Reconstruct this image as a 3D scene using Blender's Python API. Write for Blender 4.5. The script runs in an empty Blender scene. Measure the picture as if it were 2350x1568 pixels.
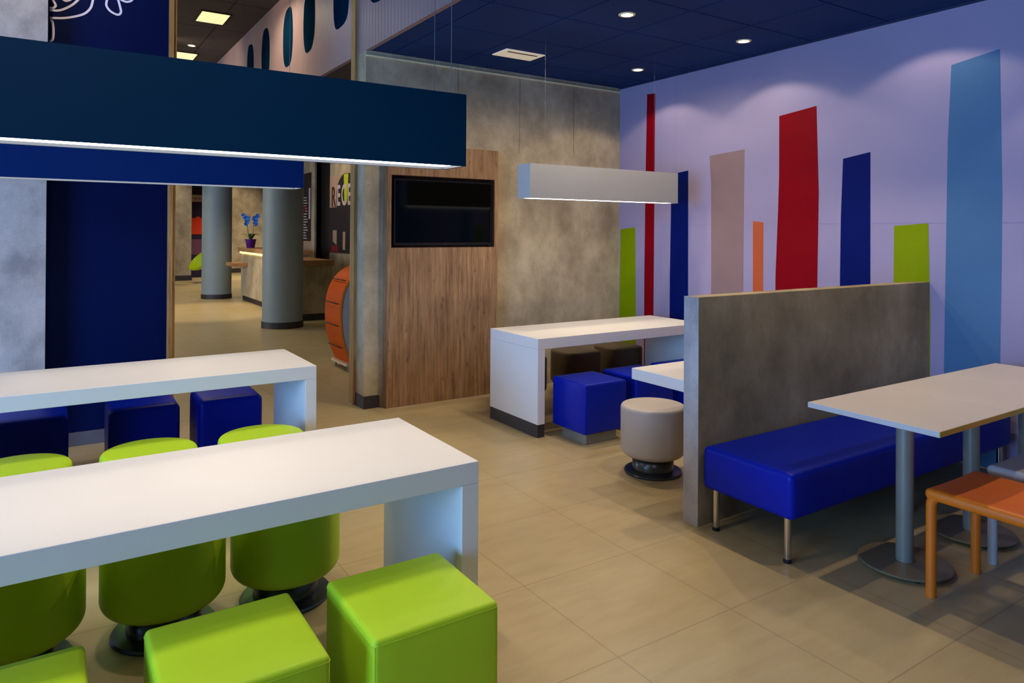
import bpy, bmesh, math, random
from mathutils import Vector, Matrix
random.seed(4)
SC = bpy.context.scene
COL = SC.collection
PI = math.pi

# ------------------------------------------------------------------ materials
def srgb(r, g, b):
    def f(c):
        c /= 255.0
        return c / 12.92 if c <= 0.04045 else ((c + 0.055) / 1.055) ** 2.4
    return (f(r), f(g), f(b), 1.0)

def new_mat(name):
    m = bpy.data.materials.new(name)
    m.use_nodes = True
    nt = m.node_tree
    return m, nt, nt.nodes['Principled BSDF']

def coords(nt, scale=(1, 1, 1), loc=(0, 0, 0)):
    tc = nt.nodes.new('ShaderNodeTexCoord')
    mp = nt.nodes.new('ShaderNodeMapping')
    mp.inputs['Scale'].default_value = scale
    mp.inputs['Location'].default_value = loc
    nt.links.new(tc.outputs['Object'], mp.inputs['Vector'])
    return mp.outputs['Vector']

def noise(nt, vec, scale, detail=4, rough=0.55):
    n = nt.nodes.new('ShaderNodeTexNoise')
    n.inputs['Scale'].default_value = scale
    n.inputs['Detail'].default_value = detail
    n.inputs['Roughness'].default_value = rough
    nt.links.new(vec, n.inputs['Vector'])
    return n.outputs['Fac']

def ramp(nt, fac, stops):
    r = nt.nodes.new('ShaderNodeValToRGB')
    el = r.color_ramp.elements
    while len(el) < len(stops):
        el.new(0.5)
    for e, (p, c) in zip(el, stops):
        e.position = p
        e.color = c
    nt.links.new(fac, r.inputs['Fac'])
    return r.outputs['Color']

def mix(nt, a, b, fac, mode='MIX'):
    n = nt.nodes.new('ShaderNodeMix')
    n.data_type = 'RGBA'
    n.blend_type = mode
    for val, sock in ((a, n.inputs[6]), (b, n.inputs[7])):
        if isinstance(val, (tuple, list)):
            sock.default_value = val
        else:
            nt.links.new(val, sock)
    if isinstance(fac, (int, float)):
        n.inputs[0].default_value = fac
    else:
        nt.links.new(fac, n.inputs[0])
    return n.outputs[2]

def math_n(nt, op, a, b=None):
    n = nt.nodes.new('ShaderNodeMath')
    n.operation = op
    for i, v in enumerate((a, b)):
        if v is None:
            continue
        if isinstance(v, (int, float)):
            n.inputs[i].default_value = v
        else:
            nt.links.new(v, n.inputs[i])
    return n.outputs[0]

def bump(nt, bs, height, strength=0.2, dist=0.01):
    b = nt.nodes.new('ShaderNodeBump')
    b.inputs['Strength'].default_value = strength
    b.inputs['Distance'].default_value = dist
    nt.links.new(height, b.inputs['Height'])
    nt.links.new(b.outputs['Normal'], bs.inputs['Normal'])

def plain(name, col, rough=0.5, metal=0.0, var=0.06, scale=6.0, spec=0.5, bmp=0.0, bscale=200.0):
    """flat colour with a little procedural variation"""
    m, nt, bs = new_mat(name)
    v = coords(nt)
    f = noise(nt, v, scale, 3)
    d = tuple(c * (1 - var) for c in col[:3]) + (1,)
    l = tuple(min(1, c * (1 + var)) for c in col[:3]) + (1,)
    nt.links.new(ramp(nt, f, [(0.3, d), (0.7, l)]), bs.inputs['Base Color'])
    bs.inputs['Roughness'].default_value = rough
    bs.inputs['Metallic'].default_value = metal
    bs.inputs['Specular IOR Level'].default_value = spec
    if bmp:
        bump(nt, bs, noise(nt, v, bscale, 3), bmp, 0.002)
    return m

def glow(name, col, strength):
    m, nt, bs = new_mat(name)
    bs.inputs['Base Color'].default_value = (0.8, 0.8, 0.8, 1)
    v = coords(nt)
    f = noise(nt, v, 3.0, 2)
    c2 = tuple(c * 0.93 for c in col[:3]) + (1,)
    nt.links.new(ramp(nt, f, [(0.3, c2), (0.7, col)]), bs.inputs['Emission Color'])
    bs.inputs['Emission Strength'].default_value = strength
    return m

def concrete(name, dark, mid, light, sx=1.0, rough=0.75):
    m, nt, bs = new_mat(name)
    v = coords(nt, (1, 1, 0.8))
    big = noise(nt, v, 2.6 * sx, 5, 0.62)
    c = ramp(nt, big, [(0.32, dark), (0.52, mid), (0.72, light)])
    vs = coords(nt, (1, 1, 0.5), (3, 1, 2))
    st = noise(nt, vs, 14, 4, 0.6)
    c = mix(nt, c, ramp(nt, st, [(0.3, (0.8, 0.8, 0.8, 1)), (0.7, (1.08, 1.08, 1.08, 1))]), 0.35, 'MULTIPLY')
    fine = noise(nt, v, 90, 3, 0.6)
    c = mix(nt, c, ramp(nt, fine, [(0.3, (0.86, 0.86, 0.86, 1)), (0.65, (1.05, 1.05, 1.05, 1))]), 0.6, 'MULTIPLY')
    nt.links.new(c, bs.inputs['Base Color'])
    bs.inputs['Roughness'].default_value = rough
    bs.inputs['Specular IOR Level'].default_value = 0.25
    bump(nt, bs, fine, 0.08, 0.003)
    return m

def wood(name, dark, mid, light, axis='z', rough=0.55, knots=True):
    m, nt, bs = new_mat(name)
    s = {'z': (1, 1, 0.055), 'x': (0.055, 1, 1), 'y': (1, 0.055, 1)}[axis]
    v = coords(nt, s)
    g = noise(nt, v, 46, 6, 0.7)
    c = ramp(nt, g, [(0.3, dark), (0.5, mid), (0.68, light)])
    s2 = {'z': (1, 1, 0.3), 'x': (0.3, 1, 1), 'y': (1, 0.3, 1)}[axis]
    v2 = coords(nt, s2, (7, 2, 1))
    b = noise(nt, v2, 5, 4, 0.6)
    c = mix(nt, c, ramp(nt, b, [(0.3, (0.72, 0.7, 0.68, 1)), (0.7, (1.12, 1.1, 1.06, 1))]), 0.8, 'MULTIPLY')
    if knots:
        k = noise(nt, coords(nt, (1, 1, 0.45) if axis == 'z' else (1, 1, 1), (1, 5, 3)), 17, 3, 0.5)
        kk = ramp(nt, k, [(0.62, (1, 1, 1, 1)), (0.73, (0.42, 0.36, 0.33, 1))])
        c = mix(nt, c, kk, 0.75, 'MULTIPLY')
    nt.links.new(c, bs.inputs['Base Color'])
    bs.inputs['Roughness'].default_value = rough
    bs.inputs['Specular IOR Level'].default_value = 0.3
    bump(nt, bs, g, 0.12, 0.003)
    return m

def grid_mask(nt, x0, y0, step, half):
    tc = nt.nodes.new('ShaderNodeTexCoord')
    sp = nt.nodes.new('ShaderNodeSeparateXYZ')
    nt.links.new(tc.outputs['Object'], sp.inputs[0])
    res = []
    for sock, o in ((sp.outputs[0], x0), (sp.outputs[1], y0)):
        t = math_n(nt, 'DIVIDE', math_n(nt, 'SUBTRACT', sock, o), step)
        fr = math_n(nt, 'FRACT', math_n(nt, 'ADD', t, 0.5))
        d = math_n(nt, 'ABSOLUTE', math_n(nt, 'SUBTRACT', fr, 0.5))
        res.append(math_n(nt, 'LESS_THAN', d, half / step))
    return math_n(nt, 'MAXIMUM', res[0], res[1])

def floor_mat():
    m, nt, bs = new_mat('tan_floor_tile')
    v = coords(nt, (0.35, 1.6, 1))
    st = noise(nt, v, 9, 6, 0.65)
    c = ramp(nt, st, [(0.28, srgb(178, 157, 115)), (0.5, srgb(187, 166, 123)), (0.75, srgb(193, 173, 132))])
    big = noise(nt, coords(nt), 1.3, 3)
    c = mix(nt, c, ramp(nt, big, [(0.3, (0.86, 0.86, 0.86, 1)), (0.7, (1.06, 1.06, 1.04, 1))]), 0.7, 'MULTIPLY')
    gm = grid_mask(nt, 1.80, 2.015, 0.632, 0.0022)
    c = mix(nt, c, srgb(112, 94, 66), math_n(nt, 'MULTIPLY', gm, 0.5))
    nt.links.new(c, bs.inputs['Base Color'])
    bs.inputs['Roughness'].default_value = 0.36
    bs.inputs['Specular IOR Level'].default_value = 0.4
    bump(nt, bs, st, 0.03, 0.002)
    return m

def ribbed_mat():
    m, nt, bs = new_mat('lavender_ribbed_panel')
    f = noise(nt, coords(nt), 1.2, 3)
    nt.links.new(ramp(nt, f, [(0.3, srgb(140, 112, 112)), (0.7, srgb(156, 128, 126))]), bs.inputs['Base Color'])
    w = nt.nodes.new('ShaderNodeTexWave')
    w.bands_direction = 'Y'
    w.inputs['Scale'].default_value = 4.6
    w.inputs['Distortion'].default_value = 0.35
    w.inputs['Detail'].default_value = 1.0
    w.inputs['Detail Scale'].default_value = 0.4
    nt.links.new(coords(nt), w.inputs['Vector'])
    bump(nt, bs, w.outputs['Fac'], 0.4, 0.008)
    bs.inputs['Roughness'].default_value = 0.5
    return m

M = {}
M['floor'] = floor_mat()
M['concrete'] = concrete('warm_grey_concrete', srgb(146, 130, 106), srgb(176, 160, 132), srgb(200, 184, 154))
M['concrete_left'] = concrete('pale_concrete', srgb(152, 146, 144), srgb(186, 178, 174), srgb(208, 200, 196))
M['concrete_part'] = concrete('partition_concrete', srgb(128, 114, 86), srgb(158, 142, 110), srgb(188, 172, 138), 0.75)
M['concrete_desk'] = concrete('desk_laminate', srgb(160, 142, 112), srgb(190, 172, 140), srgb(206, 188, 156))
M['wood_panel'] = wood('oak_panel', srgb(110, 80, 54), srgb(154, 118, 84), srgb(180, 144, 106))
M['wood_trim'] = wood('oak_trim', srgb(128, 92, 48), srgb(172, 128, 72), srgb(190, 150, 96), knots=False)
M['wood_desk'] = wood('desk_top_wood', srgb(150, 104, 64), srgb(184, 136, 88), srgb(205, 160, 112), axis='y', knots=False)
M['lavender'] = plain('lavender_wall_paint', srgb(150, 139, 170), 0.6, var=0.03, scale=2)
M['joint'] = plain('panel_joint', srgb(140, 132, 172), 0.7)
M['st_green'] = plain('green_paint', srgb(126, 144, 0), 0.55, var=0.04, spec=0.08)
M['st_red'] = plain('red_paint', srgb(130, 0, 16), 0.55, var=0.04, spec=0.08)
M['st_navy'] = plain('navy_paint', srgb(0, 18, 92), 0.55, var=0.04, spec=0.08)
M['st_tan'] = plain('tan_paint', srgb(134, 108, 108), 0.55, var=0.05)
M['st_orange'] = plain('orange_paint', srgb(180, 78, 30), 0.55, var=0.04)
M['st_blue'] = plain('sky_blue_paint', srgb(74, 112, 150), 0.55, var=0.05, spec=0.1, scale=1.5)
M['navy_wall'] = plain('navy_wall_paint', srgb(0, 15, 62), 0.6, var=0.1, scale=1.5, spec=0.08)
M['line'] = plain('white_line_paint', srgb(225, 218, 235), 0.6)
M['ceil_tile'] = plain('navy_ceiling_tile', srgb(28, 54, 108), 0.7, var=0.12, scale=1.5, spec=0.1)
M['ceil_grid'] = plain('ceiling_grid_metal', srgb(20, 28, 70), 0.6)
M['dark_ceiling'] = plain('dark_brown_ceiling', srgb(62, 50, 48), 0.75, var=0.1)
M['ribbed'] = ribbed_mat()
M['dark_glass'] = plain('dark_teal_glass', srgb(6, 32, 52), 0.45, var=0.3, scale=1.2, spec=0.0)
M['skirting'] = plain('charcoal_skirting', srgb(46, 40, 42), 0.5)
M['grey_skirting'] = plain('grey_skirting', srgb(96, 92, 100), 0.5)
M['white_lam'] = plain('white_laminate', srgb(232, 226, 220), 0.38, var=0.02, scale=2)
M['white_lam2'] = plain('white_table_laminate', srgb(206, 196, 190), 0.42, var=0.03, scale=2)
M['lime_edge'] = plain('lime_edge_band', srgb(196, 184, 16), 0.45)
M['green_vinyl'] = plain('lime_green_vinyl', srgb(186, 220, 40), 0.45, var=0.03, spec=0.25, scale=4, bmp=0.05, bscale=300)
M['blue_vinyl'] = plain('royal_blue_vinyl', srgb(0, 28, 156), 0.4, var=0.04, spec=0.18, scale=4, bmp=0.05, bscale=300)
M['taupe_vinyl'] = plain('taupe_vinyl', srgb(190, 178, 166), 0.45, var=0.04, scale=4, bmp=0.05, bscale=300)
M['brown_vinyl'] = plain('brown_vinyl', srgb(98, 80, 58), 0.42, var=0.04, scale=4)
M['steel'] = plain('brushed_steel', srgb(150, 156, 160), 0.35, 0.85, var=0.08, scale=20)
M['chrome'] = plain('chrome', srgb(205, 200, 190), 0.14, 1.0, var=0.04)
M['dark_chrome'] = plain('dark_chrome', srgb(74, 80, 84), 0.28, 0.7, var=0.08)
M['pole_grey'] = plain('grey_painted_steel', srgb(132, 128, 114), 0.4, 0.1, var=0.05)
M['base_plate'] = plain('pewter_plate', srgb(140, 124, 94), 0.28, 0.2, var=0.06)
M['rubber'] = plain('black_rubber', srgb(18, 16, 18), 0.7)
M['orange_leather'] = plain('orange_leather', srgb(228, 114, 12), 0.45, var=0.05, scale=5, bmp=0.06, bscale=250)
M['grey_leather'] = plain('pale_grey_leather', srgb(186, 182, 178), 0.42, var=0.05, scale=5, bmp=0.06, bscale=250)
M['navy_lamp'] = plain('navy_lamp_enamel', srgb(0, 48, 76), 0.5, var=0.06, scale=2, spec=0.15)
M['navy_lamp2'] = plain('blue_lamp_enamel', srgb(0, 38, 98), 0.5, var=0.06, scale=2, spec=0.15)
M['white_lamp'] = plain('white_lamp_enamel', srgb(178, 176, 172), 0.5, var=0.02)
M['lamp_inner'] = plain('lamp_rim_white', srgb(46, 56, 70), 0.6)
M['diffuser'] = glow('lamp_diffuser', (1.0, 0.90, 0.77, 1), 11.2)
M['spot_glow'] = glow('downlight_lens', (1.0, 0.90, 0.75, 1), 14.0)
M['tube_glow'] = glow('fluorescent_lens', (1.0, 0.88, 0.36, 1), 0.95)
M['led_glow'] = glow('warm_led_strip', (1.0, 0.74, 0.14, 1), 2.6)
M['wire'] = plain('steel_wire', srgb(120, 116, 120), 0.5, 0.2)
M['vent'] = plain('cream_vent', srgb(240, 222, 172), 0.5)
M['vent_glow'] = glow('glowing_vent_plate', srgb(240, 214, 160), 0.35)  # mild emission added to brighten the vent plate
M['slot'] = plain('dark_slot', srgb(40, 34, 30), 0.7)
M['tv_screen'] = plain('black_screen_glass', srgb(2, 3, 2), 0.08, var=0.1, spec=0.2)
M['tv_bezel'] = plain('black_bezel', srgb(12, 10, 10), 0.3)
M['niche'] = wood('dark_niche_wood', srgb(50, 30, 18), srgb(78, 48, 28), srgb(96, 64, 40), knots=False)
M['pillar'] = plain('blue_grey_pillar_paint', srgb(140, 152, 150), 0.5, var=0.04)
M['orange_lam'] = plain('orange_laminate', srgb(214, 88, 4), 0.5, var=0.05, spec=0.15)
M['orange_edge'] = plain('orange_edge', srgb(236, 140, 50), 0.4)
M['pale_side'] = plain('pale_blue_panel', srgb(178, 186, 204), 0.45)
M['cream'] = plain('cream_board', srgb(226, 206, 176), 0.5)
M['lime_shell'] = plain('lime_shell', srgb(176, 204, 12), 0.35)
M['pot_purple'] = plain('purple_pot', srgb(84, 8, 128), 0.35)
M['leaf'] = plain('orchid_leaf', srgb(50, 96, 34), 0.4)
M['petal'] = plain('blue_petal', srgb(50, 130, 255), 0.5, var=0.15, scale=30)
M['soil'] = plain('bark_soil', srgb(50, 36, 26), 0.9)
M['poster_bg'] = plain('poster_pinkish_brown', srgb(176, 142, 120), 0.6, var=0.12, scale=2)
M['poster_dark'] = plain('poster_dark', srgb(34, 24, 28), 0.6, var=0.2, scale=4)
M['poster_pale'] = plain('poster_pale', srgb(196, 176, 176), 0.6)
M['poster_brown'] = plain('poster_brown', srgb(70, 34, 26), 0.6)
M['poster_green'] = plain('poster_green', srgb(180, 190, 20), 0.6)
M['poster_red'] = plain('poster_red', srgb(130, 18, 16), 0.6)
M['display_navy'] = plain('display_navy', srgb(30, 12, 62), 0.5)
M['display_orange'] = plain('display_orange', srgb(226, 60, 12), 0.5)
M['display_purple'] = plain('display_purple', srgb(110, 66, 108), 0.5)
M['door_dark'] = plain('dark_door', srgb(26, 20, 18), 0.45)

# ------------------------------------------------------------------ geometry helpers
def NB():
    return bmesh.new()

def obj(name, bm, mat, parent=None, smooth=False, loc=None, wn=False):
    me = bpy.data.meshes.new(name)
    bmesh.ops.recalc_face_normals(bm, faces=bm.faces)
    bm.to_mesh(me)
    bm.free()
    mats = mat if isinstance(mat, (list, tuple)) else [mat]
    for x in mats:
        me.materials.append(x)
    if smooth:
        for p in me.polygons:
            p.use_smooth = True
        if smooth == 'angle':
            me.set_sharp_from_angle(angle=math.radians(40))
    o = bpy.data.objects.new(name, me)
    COL.objects.link(o)
    if loc:
        o.location = loc
    if parent:
        o.parent = parent
    if wn:
        md = o.modifiers.new('wn', 'WEIGHTED_NORMAL')
        md.keep_sharp = True
    return o

def thing(name, label, cat, loc=(0, 0, 0), rotz=0.0, group=None):
    o = bpy.data.objects.new(name, None)
    o.empty_display_size = 0.1
    COL.objects.link(o)
    o.location = loc
    o.rotation_euler = (0, 0, rotz)
    return tag(o, label, cat, group)

def tag(o, label, cat, group=None):
    o['label'] = label
    o['category'] = cat
    if group:
        o['group'] = group
    return o

def struct(name, bm, mat, parent=None, **k):
    o = obj(name, bm, mat, parent, **k)
    o['kind'] = 'structure'
    return o

def dup(root, loc, label, rotz=0.0, group=None):
    r = root.copy()
    COL.objects.link(r)
    r.location = loc
    r.rotation_euler = (0, 0, rotz)
    r['label'] = label
    if group:
        r['group'] = group
    for ch in list(root.children):
        c = ch.copy()
        COL.objects.link(c)
        c.parent = r
        for g in ch.children:
            d = g.copy()
            COL.objects.link(d)
            d.parent = c
    return r

def add_box(bm, x0, x1, y0, y1, z0, z1, bev=0.0, seg=2, mi=0):
    r = bmesh.ops.create_cube(bm, size=1.0)
    vs = r['verts']
    for v in vs:
        v.co = Vector(((x0 + x1) / 2 + v.co.x * (x1 - x0), (y0 + y1) / 2 + v.co.y * (y1 - y0), (z0 + z1) / 2 + v.co.z * (z1 - z0)))
    fs = list({f for v in vs for f in v.link_faces})
    for f in fs:
        f.material_index = mi
    if bev:
        es = list({e for v in vs for e in v.link_edges})
        bmesh.ops.bevel(bm, geom=es, offset=bev, segments=seg, affect='EDGES', profile=0.5)
    return bm

def box(*a, **k):
    return add_box(NB(), *a, **k)

def add_quad(bm, pts, mi=0):
    f = bm.faces.new([bm.verts.new(p) for p in pts])
    f.material_index = mi
    return f

def add_lathe(bm, prof, n=48, c=(0, 0), cap_top=True, cap_bot=True, mi=0):
    rings = []
    for (r, z) in prof:
        rings.append([bm.verts.new((c[0] + r * math.cos(2 * PI * i / n), c[1] + r * math.sin(2 * PI * i / n), z)) for i in range(n)])
    for a, b in zip(rings, rings[1:]):
        for i in range(n):
            f = bm.faces.new((a[i], a[(i + 1) % n], b[(i + 1) % n], b[i]))
            f.material_index = mi
    if cap_bot:
        bm.faces.new(list(reversed(rings[0]))).material_index = mi
    if cap_top:
        bm.faces.new(rings[-1]).material_index = mi
    return bm

def lathe(prof, **k):
    return add_lathe(NB(), prof, **k)

def add_tube(bm, pts, rad, n=12, caps=True, mi=0):
    pts = [Vector(p) for p in pts]
    rads = rad if isinstance(rad, (list, tuple)) else [rad] * len(pts)
    rings = []
    up = None
    for i, p in enumerate(pts):
        t = (pts[min(i + 1, len(pts) - 1)] - pts[max(i - 1, 0)]).normalized()
        if up is None:
            up = Vector((0, 0, 1)) if abs(t.z) < 0.9 else Vector((1, 0, 0))
        s = t.cross(up).normalized()
        up = s.cross(t).normalized()
        rings.append([bm.verts.new(p + rads[i] * (s * math.cos(2 * PI * k / n) + up * math.sin(2 * PI * k / n))) for k in range(n)])
    for a, b in zip(rings, rings[1:]):
        for i in range(n):
            bm.faces.new((a[i], a[(i + 1) % n], b[(i + 1) % n], b[i])).material_index = mi
    if caps:
        bm.faces.new(list(reversed(rings[0]))).material_index = mi
        bm.faces.new(rings[-1]).material_index = mi
    return bm

def tube(pts, rad, **k):
    return add_tube(NB(), pts, rad, **k)

def add_strip(bm, pts, w, place, th=0.004):
    """flat brush stroke along a 2D polyline, thickened a little"""
    P = [Vector(p) for p in pts]
    L, R = [], []
    for i, p in enumerate(P):
        t = (P[min(i + 1, len(P) - 1)] - P[max(i - 1, 0)]).normalized()
        nrm = Vector((-t.y, t.x)) * (w / 2)
        L.append(p + nrm)
        R.append(p - nrm)
    for i in range(len(P) - 1):
        add_quad(bm, [place(L[i]), place(L[i + 1]), place(R[i + 1]), place(R[i])])
    return bm

def spline(pts, n=8):
    """Catmull-Rom through pts"""
    P = [Vector(p) for p in pts]
    P = [P[0] * 2 - P[1]] + P + [P[-1] * 2 - P[-2]]
    out = []
    for i in range(1, len(P) - 2):
        for k in range(n):
            t = k / n
            a, b, c, d = P[i - 1], P[i], P[i + 1], P[i + 2]
            out.append(0.5 * ((2 * b) + (c - a) * t + (2 * a - 5 * b + 4 * c - d) * t * t + (3 * b - a - 3 * c + d) * t ** 3))
    out.append(P[-2])
    return out

def roundbox(hx, hy, z0, z1, r, bulge=0.004, nflat=6, nr=5, rtop=None):
    """upholstered block: rounded edges with a slight puff on every face"""
    hz = (z1 - z0) / 2
    def axis(h):
        a = [-h + r * (1 - math.cos(PI / 2 * i / nr)) for i in range(nr)]
        b = [-h + r + (2 * h - 2 * r) * i / nflat for i in range(nflat + 1)]
        c = [-x for x in reversed(a)]
        return a + b + c
    ax = [axis(hx), axis(hy), axis(hz)]
    H = (hx, hy, hz)
    bm = NB()
    cache = {}
    def vert(i, j, k):
        key = (i, j, k)
        if key not in cache:
            p = Vector((ax[0][i], ax[1][j], ax[2][k]))
            inn = Vector([max(-(H[a] - r), min(H[a] - r, p[a])) for a in range(3)])
            d = p - inn
            if d.length > 1e-9:
                p = inn + d.normalized() * r
            u = [p[a] / H[a] for a in range(3)]
            w = [max(0, 1 - x * x) for x in u]
            q = p.copy()
            for a in range(3):
                o1, o2 = [b for b in range(3) if b != a]
                q[a] += bulge * u[a] ** 3 * w[o1] * w[o2]
            q.z += (z0 + z1) / 2
            cache[key] = bm.verts.new(q)
        return cache[key]
    n = [len(a) for a in ax]
    for a, b, c in ((0, 1, 2), (1, 2, 0), (2, 0, 1)):
        for side in (0, n[c] - 1):
            for i in range(n[a] - 1):
                for j in range(n[b] - 1):
                    def idx(ii, jj):
                        t = [0, 0, 0]
                        t[a], t[b], t[c] = ii, jj, side
                        return vert(*t)
                    bm.faces.new((idx(i, j), idx(i + 1, j), idx(i + 1, j + 1), idx(i, j + 1)))
    return bm

def shade_smooth(bm):
    for f in bm.faces:
        f.smooth = True

# ------------------------------------------------------------------ camera
F_PX, YAW, PITCH, ROLL, CY = 1625.07, 0.577272, 0.00495326, 0.00576571, 522.848
f0 = Vector((math.sin(YAW), math.cos(YAW), 0))
r0 = Vector((math.cos(YAW), -math.sin(YAW), 0))
u0 = Vector((0, 0, 1))
FW = f0 * math.cos(PITCH) + u0 * math.sin(PITCH)
UU = -f0 * math.sin(PITCH) + u0 * math.cos(PITCH)
RR = r0 * math.cos(ROLL) + UU * math.sin(ROLL)
UP = -r0 * math.sin(ROLL) + UU * math.cos(ROLL)
cd = bpy.data.cameras.new('camera')
cam = bpy.data.objects.new('camera', cd)
COL.objects.link(cam)
mw = Matrix.Identity(4)
for i in range(3):
    mw[i][0], mw[i][1], mw[i][2] = RR[i], UP[i], -FW[i]
mw[2][3] = 1.6
cam.matrix_world = mw
cd.sensor_width = 36.0
cd.lens = F_PX / 2350 * 36.0
cd.shift_y = -(784 - CY) / 2350
cd.clip_start = 0.05
SC.camera = cam

# ------------------------------------------------------------------ setting
CZ = 3.22       # lower ceiling
HZ = 4.45       # upper ceiling
XW = 5.38       # striped wall
XB = 2.36       # bulkhead face / wall end
YW = 6.04       # concrete wall face

struct('floor', box(-6, 12, -3, 30, -0.1, 0), M['floor'])

# striped wall with its painted stripes
wr = struct('wall_right', box(XW, XW + 0.15, -2.5, 6.3, 0, 3.4), M['lavender'])
bmj = NB()
e = 0.0012
for y in (5.385, 5.183):
    add_quad(bmj, [(XW - e, y - .0025, 0), (XW - e, y + .0025, 0), (XW - e, y + .0025, CZ), (XW - e, y - .0025, CZ)])
add_quad(bmj, [(XW - e, -2.5, 1.676), (XW - e, 6.02, 1.676), (XW - e, 6.02, 1.680), (XW - e, -2.5, 1.680)])
obj('panel_joint', bmj, M['joint'], wr)
STR = [
    ('st_green', 'short green stripe nearest the concrete wall', [(6.018, 1.63), (5.78, 1.651), (5.762, 0.692), (5.76, 0.0), (6.033, 0.0), (6.033, 0.653)]),
    ('st_red', 'tall thin dark red stripe', [(5.603, 3.085), (5.481, 3.077), (5.486, 2.253), (5.491, 1.131), (5.497, 0.0), (5.633, 0.0), (5.633, 1.123), (5.62, 2.262)]),
    ('st_navy', 'navy stripe behind the white lamp', [(5.235, 2.2), (5.011, 2.223), (5.005, 0.737), (5.004, 0.0), (5.258, 0.0), (5.256, 1.144), (5.244, 1.898)]),
    ('st_tan', 'wide pinkish tan stripe', [(4.736, 2.346), (4.32, 2.372), (4.328, 1.634), (4.329, 1.051), (4.33, 0.0), (4.713, 0.0), (4.708, 1.175), (4.715, 2.062)]),
    ('st_orange', 'short narrow orange stripe', [(4.222, 1.706), (4.11, 1.693), (4.11, 1.079), (4.11, 0.0), (4.219, 0.0)]),
    ('st_red', 'wide dark red stripe', [(3.948, 2.63), (3.586, 2.668), (3.562, 1.929), (3.572, 1.239), (3.58, 0.0), (3.985, 0.0), (3.98, 1.216), (3.958, 1.759), (3.947, 2.101)]),
    ('st_navy', 'navy stripe between red and green', [(3.346, 2.203), (3.118, 2.238), (3.115, 1.21), (3.114, 0.0), (3.372, 0.0), (3.369, 1.25), (3.363, 1.735)]),
    ('st_green', 'green stripe behind the partition end', [(2.93, 1.657), (2.679, 1.677), (2.67, 1.289), (2.663, 1.01), (2.666, 0.0), (2.933, 0.0), (2.932, 1.255)]),
    ('st_blue', 'tall wide sky blue stripe', [(2.523, 2.805), (2.216, 2.855), (2.199, 1.873), (2.203, 1.316), (2.209, 0.818), (2.21, 0.0), (2.572, 0.0), (2.568, 0.614), (2.559, 1.296), (2.546, 2.267)]),
]
for mk, lab, pts in STR:
    b = NB()
    f = add_quad(b, [(XW - 0.0018, y, z) for y, z in pts])
    r = bmesh.ops.extrude_face_region(b, geom=[f])
    for v in r['geom']:
        if isinstance(v, bmesh.types.BMVert):
            v.co.x = XW + 0.001
    s = obj('colour_stripe', b, M[mk], wr)
    s['label'] = lab

# concrete wall with the television panel
b = box(XB, XW + 0.1, YW, YW + 0.32, 0, CZ + 0.05)
wb = struct('wall_back', b, M['concrete'])
bmj = NB()
for x in (3.30, 4.02, 4.72):
    add_quad(bmj, [(x - .0015, YW - e, 2.4), (x + .0015, YW - e, 2.4), (x + .0015, YW - e, CZ), (x - .0015, YW - e, CZ)])
obj('panel_joint', bmj, M['slot'], wb)
struct('trim_1', box(XB, XW, YW - 0.018, YW, 3.165, 3.18), M['vent'])
struct('baseboard_back', box(XB - 0.008, 2.50, YW - 0.015, YW + 0.2, 0, 0.11), M['skirting'])
# oak jambs of the tall opening
struct('trim_2', box(XB - 0.030, XB + 0.05, 6.235, 6.275, 0, HZ), M['wood_trim'])
struct('trim_3', box(XB - 0.016, XB + 0.05, 6.295, 6.375, 0, HZ), M['wood_trim'])
struct('trim_4', box(0.765, 0.800, 6.10, 6.28, 0, HZ), M['wood_trim'])
struct('trim_5', box(0.800, 0.822, 6.115, 6.26, 0, HZ), M['wood_trim'])

# navy wall with white line drawing, pale concrete wall on its left
wn = struct('wall_left_back', box(-0.6, 0.765, 6.13, 6.30, 0, HZ), M['navy_wall'])
lines = [
    [(0.156, 3.29), (0.114, 3.242), (0.046, 3.195), (-0.019, 3.183)],
    [(0.251, 3.308), (0.234, 3.242), (0.185, 3.188), (0.081, 3.145), (-0.018, 3.128)],
    [(0.351, 3.40), (0.341, 3.324), (0.338, 3.282), (0.364, 3.244), (0.412, 3.225), (0.434, 3.248), (0.426, 3.297), (0.415, 3.338), (0.40, 3.40)],
    [(0.425, 3.36), (0.437, 3.342), (0.474, 3.334), (0.508, 3.355), (0.516, 3.40)],
    [(-0.012, 3.116), (-0.002, 3.10), (0.004, 3.06), (0.004, 2.999), (-0.002, 2.97), (-0.016, 2.958)],
    [(-0.006, 3.27), (0.017, 3.228), (0.005, 3.206), (-0.019, 3.201)],
    [(0.05, 3.285), (0.08, 3.27), (0.112, 3.285)],
    [(0.156, 3.29), (0.19, 3.36), (0.20, 3.44)], [(0.251, 3.308), (0.272, 3.40), (0.26, 3.5)],
]
bl = NB()
for L in lines:
    add_strip(bl, spline([(p[0], p[1]) for p in L], 8), 0.0155, lambda p: (p.x, 6.1285, p.y))
obj('white_line_drawing', bl, M['line'], wn)
struct('baseboard_left', box(-0.02, 0.765, 6.115, 6.13, 0, 0.10), M['grey_skirting'])
struct('wall_left', box(-2.6, -0.028, 5.98, 6.28, 0, HZ), M['concrete_left'])

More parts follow.
